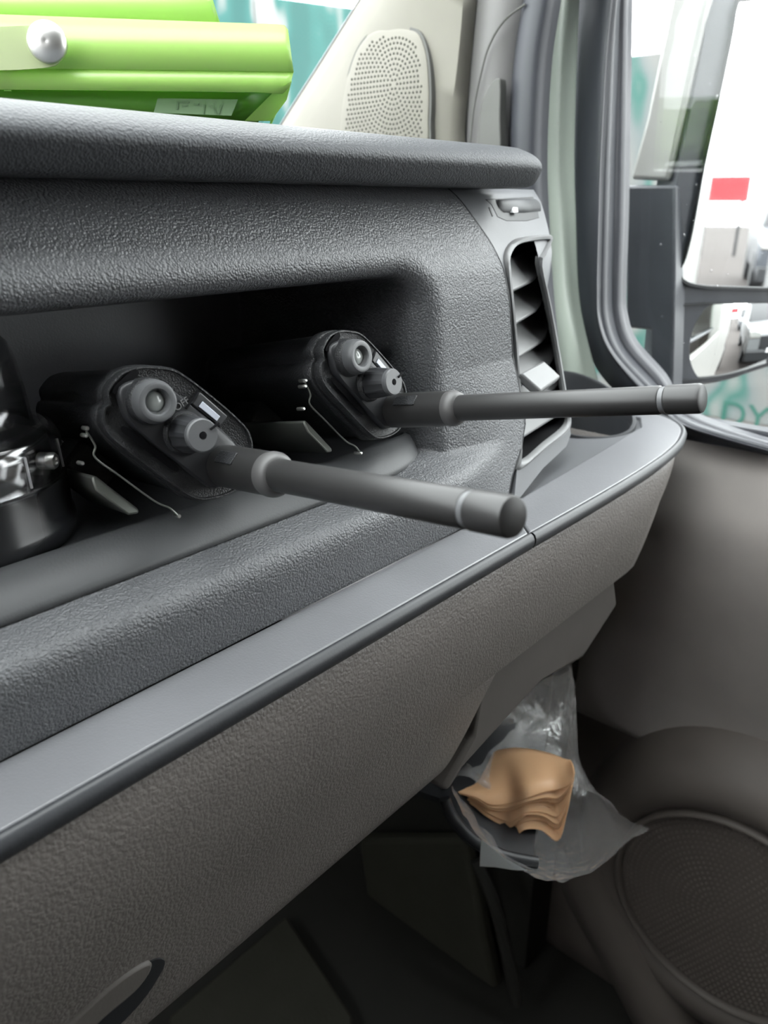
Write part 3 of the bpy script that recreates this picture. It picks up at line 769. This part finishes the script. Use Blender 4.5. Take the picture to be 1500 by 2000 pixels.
for az_ in (-70, -36):
    a = math.radians(az_); d = Vector((math.cos(a), math.sin(a), 0)); o_ = Vector((BX[0], BX[1], 0)) + d * .0446
    mk('lens_rib', *tube([o_ + Vector((0, 0, zb + .030)), o_ - d * .0008 + Vector((0, 0, zb + .042))], .0005, 6), 'white_mark', bl)

# =================================================================== GREEN FOLDERS
pL, pR = P(0, 30, Y=.427), P(560, 50, Y=.340)
e_ = Vector((pR.x - pL.x, pR.y - pL.y, 0)).normalized(); nF = Vector((e_.y, -e_.x, 0))    # nF points to the viewer
if nF.y > 0: nF = -nF
def PF(u, v, d=0): return PL(u, v, pR + nF * d, nF)
f1_ = tag(empty('box_folder', (pR.x - .06, pR.y + .09, .036)), 'lime green plastic document folder with metal snap, lying on the dash', 'folder')
def fsheet(name, rows, mat, par, th=.0009):
    return mk(name, *grid(rows), mat, par, solid=th, soff=0, angle=14)
us = [-400, -200, 0, 120, 280, 420, 500, 540]
top = [PF(u, 30 + u * .0357, 0) for u in us] + [PF(555, 51, 0), PF(562, 60, -.0005)]
fold = [PF(u, 133 + u * .0125, .0045) for u in us] + [PF(562, 140, .0045), PF(573, 141, .0043)]
low = [PF(u, 175 + u * .010, .004) for u in us[:-2]] + [PF(500, 180, .004), PF(530, 182, .004), PF(552, 183, .004), PF(566, 170, .005)]
bot = [PF(u, 215 + u * .03, -.010) for u in us[:-3]] + [PF(420, 232, -.010), PF(460, 236, -.01), PF(490, 238, -.010), PF(515, 240, -.009), PF(540, 226, -.006)]
fsheet('front_flap', [top, [a + (b - a) * .5 + nF * .0006 for a, b in zip(top, fold)], fold], 'green', f1_)
fsheet('spine_band', [[p + nF * -.0006 for p in fold], low], 'green', f1_)
rgt = [PF(535, 181, .004), PF(566, 170, .005), PF(540, 226, -.006), PF(490, 240, -.01)]
mk('corner_gusset', *slab([PF(533, 181, .0035), PF(570, 158, .0055), PF(560, 195, 0), PF(540, 222, -.004), PF(528, 236, -.006), PF(478, 236, -.006)], -nF * .001), 'green', f1_)
fsheet('underside', [[PF(u, 176 + u * .01, -.004) for u in (-400, -200, 0, 200, 400, 532)], [PF(u, 232 + u * .03, -.012) for u in (-400, -200, 0, 200, 400, 500)]], 'green_deep_shaded', f1_)
back = -nF * .20
fsheet('top_cover', [top, [p + back * .3 + Vector((0, 0, .004)) for p in top], [p + back for p in top]], 'green', f1_)
fsheet('end_wall', [[PF(560, 58, -.002) + back * k for k in (0, .5, 1)], [PF(572, 141, .004) + back * k for k in (0, .5, 1)], [PF(532, 232, -.008) + back * k for k in (0, .5, 1)]], 'green', f1_)
st = crc([PF(u, v, .0105) for u, v in ((-80, 53), (0, 52), (60, 50), (90, 54), (112, 72), (121, 100), (115, 122), (95, 131), (40, 136), (0, 137), (-80, 137))], 4)
mk('strap', *slab(st, -nF * .001), 'strap', f1_)
bc = PF(93, 83, .0105)
sn = mk('snap_button', *lathe([(.0092, .0), (.0094, .0012), (.0086, .0026), (.0062, .0040), (.0035, .0047), (.0012, .0049), (.0003, .0047)], 32, bc, nF), 'chrome', f1_, angle=80)
sn['label'] = 'shiny domed metal snap'
mk('strap_stem', *slab([PF(u, v, .0042) for u, v in ((5, 140), (18, 140), (22, 178), (8, 178))], -nF * .0015), 'green_deep_shaded', f1_)
mk('sticker', *slab([PF(u, v, -.0035) for u, v in ((308, 192), (465, 194), (452, 226), (300, 220))], -nF * .0003), 'sticker', f1_)
for q in (((345, 198), (370, 198), (369, 201), (345, 201)), ((345, 198), (349, 198), (347, 214), (343, 214)), ((355, 205), (366, 205), (365, 208), (355, 208)), ((378, 202), (388, 202), (387, 206), (378, 206)), ((398, 204), (401, 204), (398, 222), (395, 222)), ((412, 205), (416, 205), (424, 222), (420, 222)), ((430, 204), (434, 204), (428, 222), (424, 222))):
    mk('sticker_mark', *slab([PF(u, v, -.0030) for u, v in q], -nF * .0003), 'sticker_mark', f1_)
f2_ = tag(empty('box_folder', (pR.x - .15, pR.y + .2, .10)), 'second lime green folder stacked behind, rounded corner showing on top', 'folder')
d2 = -.022
b_top = [PF(u, -70 + u * .01, d2 - .006) for u in (-400, -200, 0, 200, 330)] + [PF(385, -66, d2 - .006), PF(397, -50, d2 - .006)]
b_mid = [PF(u, 0 + u * .01, d2) for u in (-400, -200, 0, 200, 340)] + [PF(405, 3, d2), PF(415, 3, d2)]
b_bot = [PF(u, 34 + u * .03, d2 + .002) for u in (-400, -200, 0, 200, 340)] + [PF(418, 48, d2 + .002), PF(429, 48, d2 + .001)]
fsheet('front_flap', [b_top, b_mid, b_bot], 'green', f2_)
fsheet('top_cover', [b_top, [p + back for p in b_top]], 'green', f2_)
fsheet('end_wall', [[b_top[-1], b_top[-1] + back], [b_mid[-1], b_mid[-1] + back], [b_bot[-1], b_bot[-1] + back]], 'green', f2_)

# =================================================================== BAG OF PAPER FILTERS
bag = tag(empty('plastic_bag', tuple(P(1050, 1600, D=.60))), 'open clear plastic bag bulging from the cubby under the dash end', 'bag')
def ringpts(lst): return crc([P(u, v, D=d) for u, v, d in lst], 4)
mouth = ringpts([(884, 1535, .565), (905, 1515, .585), (960, 1545, .60), (1040, 1552, .605), (1110, 1535, .60), (1180, 1556, .59), (1222, 1600, .575), (1268, 1618, .57), (1225, 1645, .555), (1150, 1706, .545), (1082, 1722, .54), (1010, 1695, .54), (945, 1645, .545), (905, 1590, .555)])
mid = ringpts([(884, 1520, .60), (900, 1490, .625), (955, 1455, .65), (1030, 1462, .66), (1100, 1490, .655), (1165, 1545, .645), (1195, 1590, .635), (1200, 1610, .625), (1180, 1630, .615), (1120, 1662, .605), (1070, 1670, .60), (1000, 1655, .595), (950, 1610, .592), (905, 1560, .595)])
deep = ringpts([(905, 1500, .64), (925, 1455, .665), (965, 1415, .69), (1040, 1400, .70), (1095, 1410, .70), (1125, 1470, .695), (1135, 1505, .69), (1130, 1530, .68), (1110, 1560, .67), (1080, 1580, .665), (1040, 1590, .66), (990, 1580, .655), (950, 1560, .65), (915, 1535, .645)])
neck = ringpts([(960, 1425, .68), (975, 1400, .69), (1010, 1360, .70), (1050, 1335, .71), (1090, 1325, .71), (1120, 1335, .715), (1118, 1370, .71), (1108, 1400, .70), (1095, 1430, .70), (1070, 1450, .695), (1045, 1455, .69), (1015, 1455, .69), (990, 1450, .685), (970, 1440, .68)])
end = ringpts([(1030, 1310, .70), (1035, 1305, .70), (1045, 1295, .70), (1060, 1285, .70), (1080, 1280, .70), (1100, 1282, .70), (1112, 1290, .70), (1116, 1300, .70), (1110, 1310, .70), (1095, 1318, .70), (1080, 1322, .70), (1065, 1322, .70), (1050, 1320, .70), (1038, 1316, .70)])
L5 = [mouth, mid, deep, neck, end]
loops = []
for k in range(4):
    for s in range(5):
        t = s / 5
        i0, i1, i2, i3 = max(k - 1, 0), k, k + 1, min(k + 2, 4)
        loops.append([.5 * (2 * b + (c - a) * t + (2 * a - 5 * b + 4 * c - d) * t * t + (3 * b - a - 3 * c + d) * t ** 3) + Vector((random.uniform(-1, 1), random.uniform(-1, 1), random.uniform(-1, 1))) * .0012
                      for a, b, c, d in zip(L5[i0], L5[i1], L5[i2], L5[i3])])
loops.append(end)
bf = mk('bag_film', *rings(loops, False, False), 'film', bag, angle=30)
# turned-out lower corner of the bag
mk('bag_corner', *grid([[P(940, 1640, D=.543), P(985, 1676, D=.540), P(1030, 1700, D=.538)], [P(938, 1665, D=.545), P(975, 1690, D=.548), P(1010, 1700, D=.542)], [P(937, 1692, D=.552), P(968, 1694, D=.55), P(1000, 1699, D=.545)]]), 'highlight_film', bag, angle=20)

# stack of fluted paper filters inside the bag
NS = 9
ps0 = None
def filt(k):
    """one fluted sheet: a wavy front edge running left to right, then back into the bag"""
    f = k / (NS - 1)
    # front edge control points, upper sheet (f=0) to lowest sheet (f=1)
    A = [(892 + 6 * f, 1545 + 25 * f), (930 - 8 * f, 1556 + 24 * f), (960 - 12 * f, 1572 + 38 * f), (1000 - 8 * f, 1566 + 76 * f), (1030 - 6 * f, 1556 + 62 * f), (1062 - 4 * f, 1548 + 72 * f), (1090, 1545 + 98 * f), (1112 - 6 * f, 1530 + 60 * f), (1122 - 8 * f, 1512 + 40 * f)]
    D0 = .588 + .006 * f + random.uniform(-.004, .004)
    wob = [random.uniform(-3, 3) for _ in A]
    fr_ = cr([P(u, v + w2_, D=D0 + (.004 if i in (3, 6) else -.003 if i in (4,) else 0)) for i, ((u, v), w2_) in enumerate(zip(A, wob))], 5)
    bk = cr([P(u, v, D=.645) for u, v in ((905, 1528 + 10 * f), (918, 1520 + 12 * f), (935, 1492 + 30 * f), (965, 1470 + 45 * f), (1000, 1462 + 50 * f), (1035, 1464 + 52 * f), (1065, 1470 + 52 * f), (1090, 1478 + 48 * f), (1108, 1488 + 42 * f))], 5)
    rows = []
    for s in range(6):
        t = s / 5
        rows.append([a + (b - a) * t + Vector((0, 0, .006 * math.sin(math.pi * t))) for a, b in zip(fr_, bk)])
    return grid(rows)
for k in range(NS):
    v, f = filt(k)
    c_ = sum((Vector(x) for x in v), Vector()) / len(v)
    o = mk('paper_filter', [Vector(x) - c_ for x in v], f, 'paper', None, local=True, solid=.0011, soff=0, angle=180)
    o.location = c_ + Vector((0, 0, EYE))
    lab = 'tan fluted paper sheet in the stack inside the clear bag'
    if k == 0: lab = 'topmost tan paper sheet of the stack, under the bag film'
    tag(o, lab, 'paper', 'paper sheets stacked in the bag')
# =================================================================== OUTSIDE
gm = plastic('wet_asphalt', (.062, .055, .052), .8, 0, spec=.05, var=.1)
gd = struct(mk('ground', *box(-30, 40, -60, 40, -EYE - .1, -EYE), gm, smooth=False), 'pale wet yard surface outside')
def blotch(name, cols, scale, stretch=(1, 1, .35)):
    m, nt, b = nodes(name)
    tc = nt.nodes.new('ShaderNodeTexCoord'); mp_ = nt.nodes.new('ShaderNodeMapping'); mp_.inputs['Scale'].default_value = stretch
    n = nt.nodes.new('ShaderNodeTexNoise'); n.inputs['Scale'].default_value = scale; n.inputs['Detail'].default_value = 1.2
    r = nt.nodes.new('ShaderNodeValToRGB'); cr_ = r.color_ramp
    while len(cr_.elements) < len(cols): cr_.elements.new(.5)
    for el, (p_, c) in zip(cr_.elements, cols): el.position = p_; el.color = (*c, 1)
    nt.links.new(tc.outputs['Object'], mp_.inputs[0]); nt.links.new(mp_.outputs[0], n.inputs['Vector']); nt.links.new(n.outputs['Fac'], r.inputs[0]); nt.links.new(r.outputs[0], b.inputs['Base Color'])
    b.inputs['Roughness'].default_value = .7
    return m
tm = blotch('teal_tarpaulin', [(.40, (.003, .065, .058)), (.53, (.010, .090, .080)), (.59, (.14, .16, .155)), (.66, (.21, .215, .21))], 4.5, (1, 1, .5))
hd = tag(empty('hoarding', (3.5, 4.4, -EYE)), 'teal and white tarpaulin hoarding beyond the windscreen', 'hoarding')
for i in range(9):
    x0 = -.2 + i * 1.0
    mk('tarp_panel', *slab([(x0, 4.4, -EYE), (x0 + .98, 4.4, -EYE), (x0 + .98, 4.4, 1.22 + .10 * math.sin(i * 2.1)), (x0, 4.4, 1.24 + .08 * math.sin(i * 1.3 + 1))], (0, .04, 0)), tm, hd, bevel=.01)
fm = blotch('painted_fence', [(.38, (.13, .13, .125)), (.50, (.10, .115, .115)), (.58, (.02, .085, .07)), (.68, (.15, .15, .145))], 2.6, (1, 1.2, .8))
bm_ = blotch('fence_base', [(.4, (.115, .075, .045)), (.6, (.12, .10, .08))], 2.0)
fn = tag(empty('fence', (5.0, 1.0, -EYE)), 'white board fence with green graffiti beyond the side window', 'fence')
for i in range(6):
    y0 = -1.6 + i * .9
    mk('fence_board', *box(5.0, 5.05, y0, y0 + .88, -1.27, .95 - .12 * (i % 3)), fm, fn, bevel=.01)
    mk('base_board', *box(4.97, 5.02, y0, y0 + .88, -EYE, -1.28), bm_, fn, bevel=.01)
v, f = text_mesh('DY', .22)
gt = P(1452, 815, X=4.99)
mk('graffiti', [Vector((4.994 - p.z * .2, gt.y - p.x, gt.z + p.y)) for p in v], f, simple('graffiti_green', (.005, .07, .05), .6), fn, smooth=False)

# --- door mirror
mn = Vector((-.579, -.815, 0)).normalized()
mo = P(1325, 540, X=.82)
def PM(u, v, d=0): return PL(u, v, mo + mn * d, mn)
dm = tag(empty('door_mirror', tuple(mo + Vector((.1, 0, -.1)))), 'black two-pane door mirror on a pale arm outside the window', 'mirror')
hou = crc([PM(u, v, -.004) for u, v in ((1392, -80), (1370, 60), (1345, 200), (1318, 340), (1306, 450), (1300, 560), (1292, 650), (1286, 725), (1300, 752), (1340, 754), (1420, 742), (1500, 716), (1620, 690), (1660, 560), (1660, 200), (1640, -60), (1560, -100))], 4)
mk('housing', *rings([[p - mn * .03 for p in hou], hou, [p + (sum(hou, Vector()) / len(hou) - p) * .02 + mn * .004 for p in hou]]), 'frame_dark', dm, angle=50)
up_g = crc([PM(u, v, .001) for u, v in ((1455, 4), (1437, 14), (1425, 80), (1400, 200), (1372, 330), (1350, 450), (1336, 505), (1325, 528), (1334, 545), (1360, 554), (1420, 558), (1600, 560), (1625, 540), (1630, 30), (1600, 2), (1520, 0))], 4)
ug = mk('upper_glass', *slab(up_g, mn * .0015), 'mirror', dm, smooth=False)
ugc = sum(up_g, Vector()) / len(up_g)
mk('upper_rim', *rings([[ugc + (p - ugc) * 1.035 - mn * .002 for p in up_g], [ugc + (p - ugc) * 1.03 + mn * .004 for p in up_g], [ugc + (p - ugc) * 1.005 + mn * .004 for p in up_g], [ugc + (p - ugc) * 1.0 + mn * .001 for p in up_g]], False, False), 'black', dm, angle=40)
lo_g = crc([PM(u, v, .001) for u, v in ((1345, 596), (1322, 606), (1310, 640), (1302, 690), (1300, 722), (1312, 738), (1340, 742), (1420, 730), (1500, 706), (1590, 684), (1620, 660), (1620, 600), (1590, 592), (1460, 592))], 4)
# convex wide-angle glass
lc = sum(lo_g, Vector()) / len(lo_g)
rows = []
for k in frange(0, 1, 10):
    rows.append([lc + (p - lc) * k + mn * (.0125 * (1 - ((p - lc) * k).length_squared / .10 ** 2) - .010) for p in lo_g])
mk('lower_glass', *rings(rows[1:], True, False), 'mirror', dm, angle=180)
mk('lower_rim', *rings([[lc + (p - lc) * 1.04 - mn * .012 for p in lo_g], [lc + (p - lc) * 1.035 + mn * .003 for p in lo_g], [lc + (p - lc) * 1.0 + mn * .003 for p in lo_g], [lc + (p - lc) * .995 - mn * .012 for p in lo_g]], False, False), 'black', dm, angle=40)
mk('arm', *slab([P(u, v, X=.80) for u, v in ((1222, 362), (1320, 362), (1318, 560), (1312, 800), (1268, 800), (1270, 645), (1222, 640))], (.03, .0, 0)), 'frame_dark', dm, bevel=.003)
mk('arm_cover', *slab([P(u, v, X=.805) for u, v in ((1318, -40), (1392, -40), (1372, 40), (1306, 354), (1230, 350), (1262, 230))], (.03, 0, 0)), 'white_paint', dm, bevel=.004)

# --- car standing behind, seen in the mirrors
def make_car(x, y, label, body):
    t = tag(empty('parked_car', (x, y, -EYE)), label, 'car', 'cars standing behind the van')
    def part(n, g, m, **k): return mk(n, g[0], g[1], m, t, **k)
    W = .9
    side = [(-2.1, .35), (-2.1, .95), (-1.9, 1.02), (-1.2, 1.10), (1.0, 1.05), (1.85, .95), (2.1, .80), (2.12, .35)]
    part('body', slab([(x - W, y + a, b - EYE) for a, b in side], (2 * W, 0, 0)), body, bevel=.06)
    cab = [[(x + sx * (W - .05), y + a, 1.02 - EYE) for sx, a in ((-1, -2.0), (1, -2.0), (1, 1.05), (-1, 1.05))], [(x + sx * (W - .2), y + a, 1.62 - EYE) for sx, a in ((-1, -1.8), (1, -1.8), (1, .30), (-1, .30))]]
    part('cabin', rings([[Vector(p) for p in l] for l in cab]), 'black', bevel=.06)
    part('roof', slab([(x - .68, y - 1.8, 1.62 - EYE), (x + .68, y - 1.8, 1.62 - EYE), (x + .68, y + .25, 1.62 - EYE), (x - .68, y + .25, 1.62 - EYE)], (0, 0, .05)), body, bevel=.02)
    part('grille', box(x - .5, x + .5, y + 2.08, y + 2.14, .50 - EYE, .78 - EYE), 'black', bevel=.02)
    part('bumper', box(x - .88, x + .88, y + 2.05, y + 2.2, .22 - EYE, .48 - EYE), 'black', bevel=.04)
    part('number_plate', box(x - .25, x + .25, y + 2.18, y + 2.21, .42 - EYE, .52 - EYE), 'white_mark', bevel=.005)
    for s in (-1, 1):
        part('headlight', box(x + s * .68 - .18, x + s * .68 + .18, y + 1.98, y + 2.12, .72 - EYE, .88 - EYE), 'chrome', bevel=.03)
        for yy in (-1.3, 1.3):
            part('wheel', lathe([(.34, -.1), (.35, 0), (.33, .1), (.2, .11), (.02, .10)], 24, (x + s * .82, y + yy, .35 - EYE), (s, 0, 0)), 'black')
    return t
sil = simple('silver_paint', (.16, .165, .17), .35, .3); dkp = simple('dark_paint', (.06, .065, .075), .3, .3)
make_car(2.3, -5.6, 'silver and black car reflected in the lower mirror pane', sil)
make_car(2.45, -15.0, 'dark car reflected at the edge of the upper mirror pane', dkp)
rs = tag(empty('sign_board', (1.7, -24, -EYE)), 'red sign board reflected in the upper mirror pane', 'sign')
mk('board', *box(.45, 1.65, -24.05, -24, .05, .72), simple('sign_red', (.22, .012, .018), .5), rs, bevel=.02)
mk('post', *box(.55, .63, -24.1, -24.05, -EYE, .6), 'black', rs)
mk('post', *box(1.47, 1.55, -24.1, -24.05, -EYE, .6), 'black', rs)
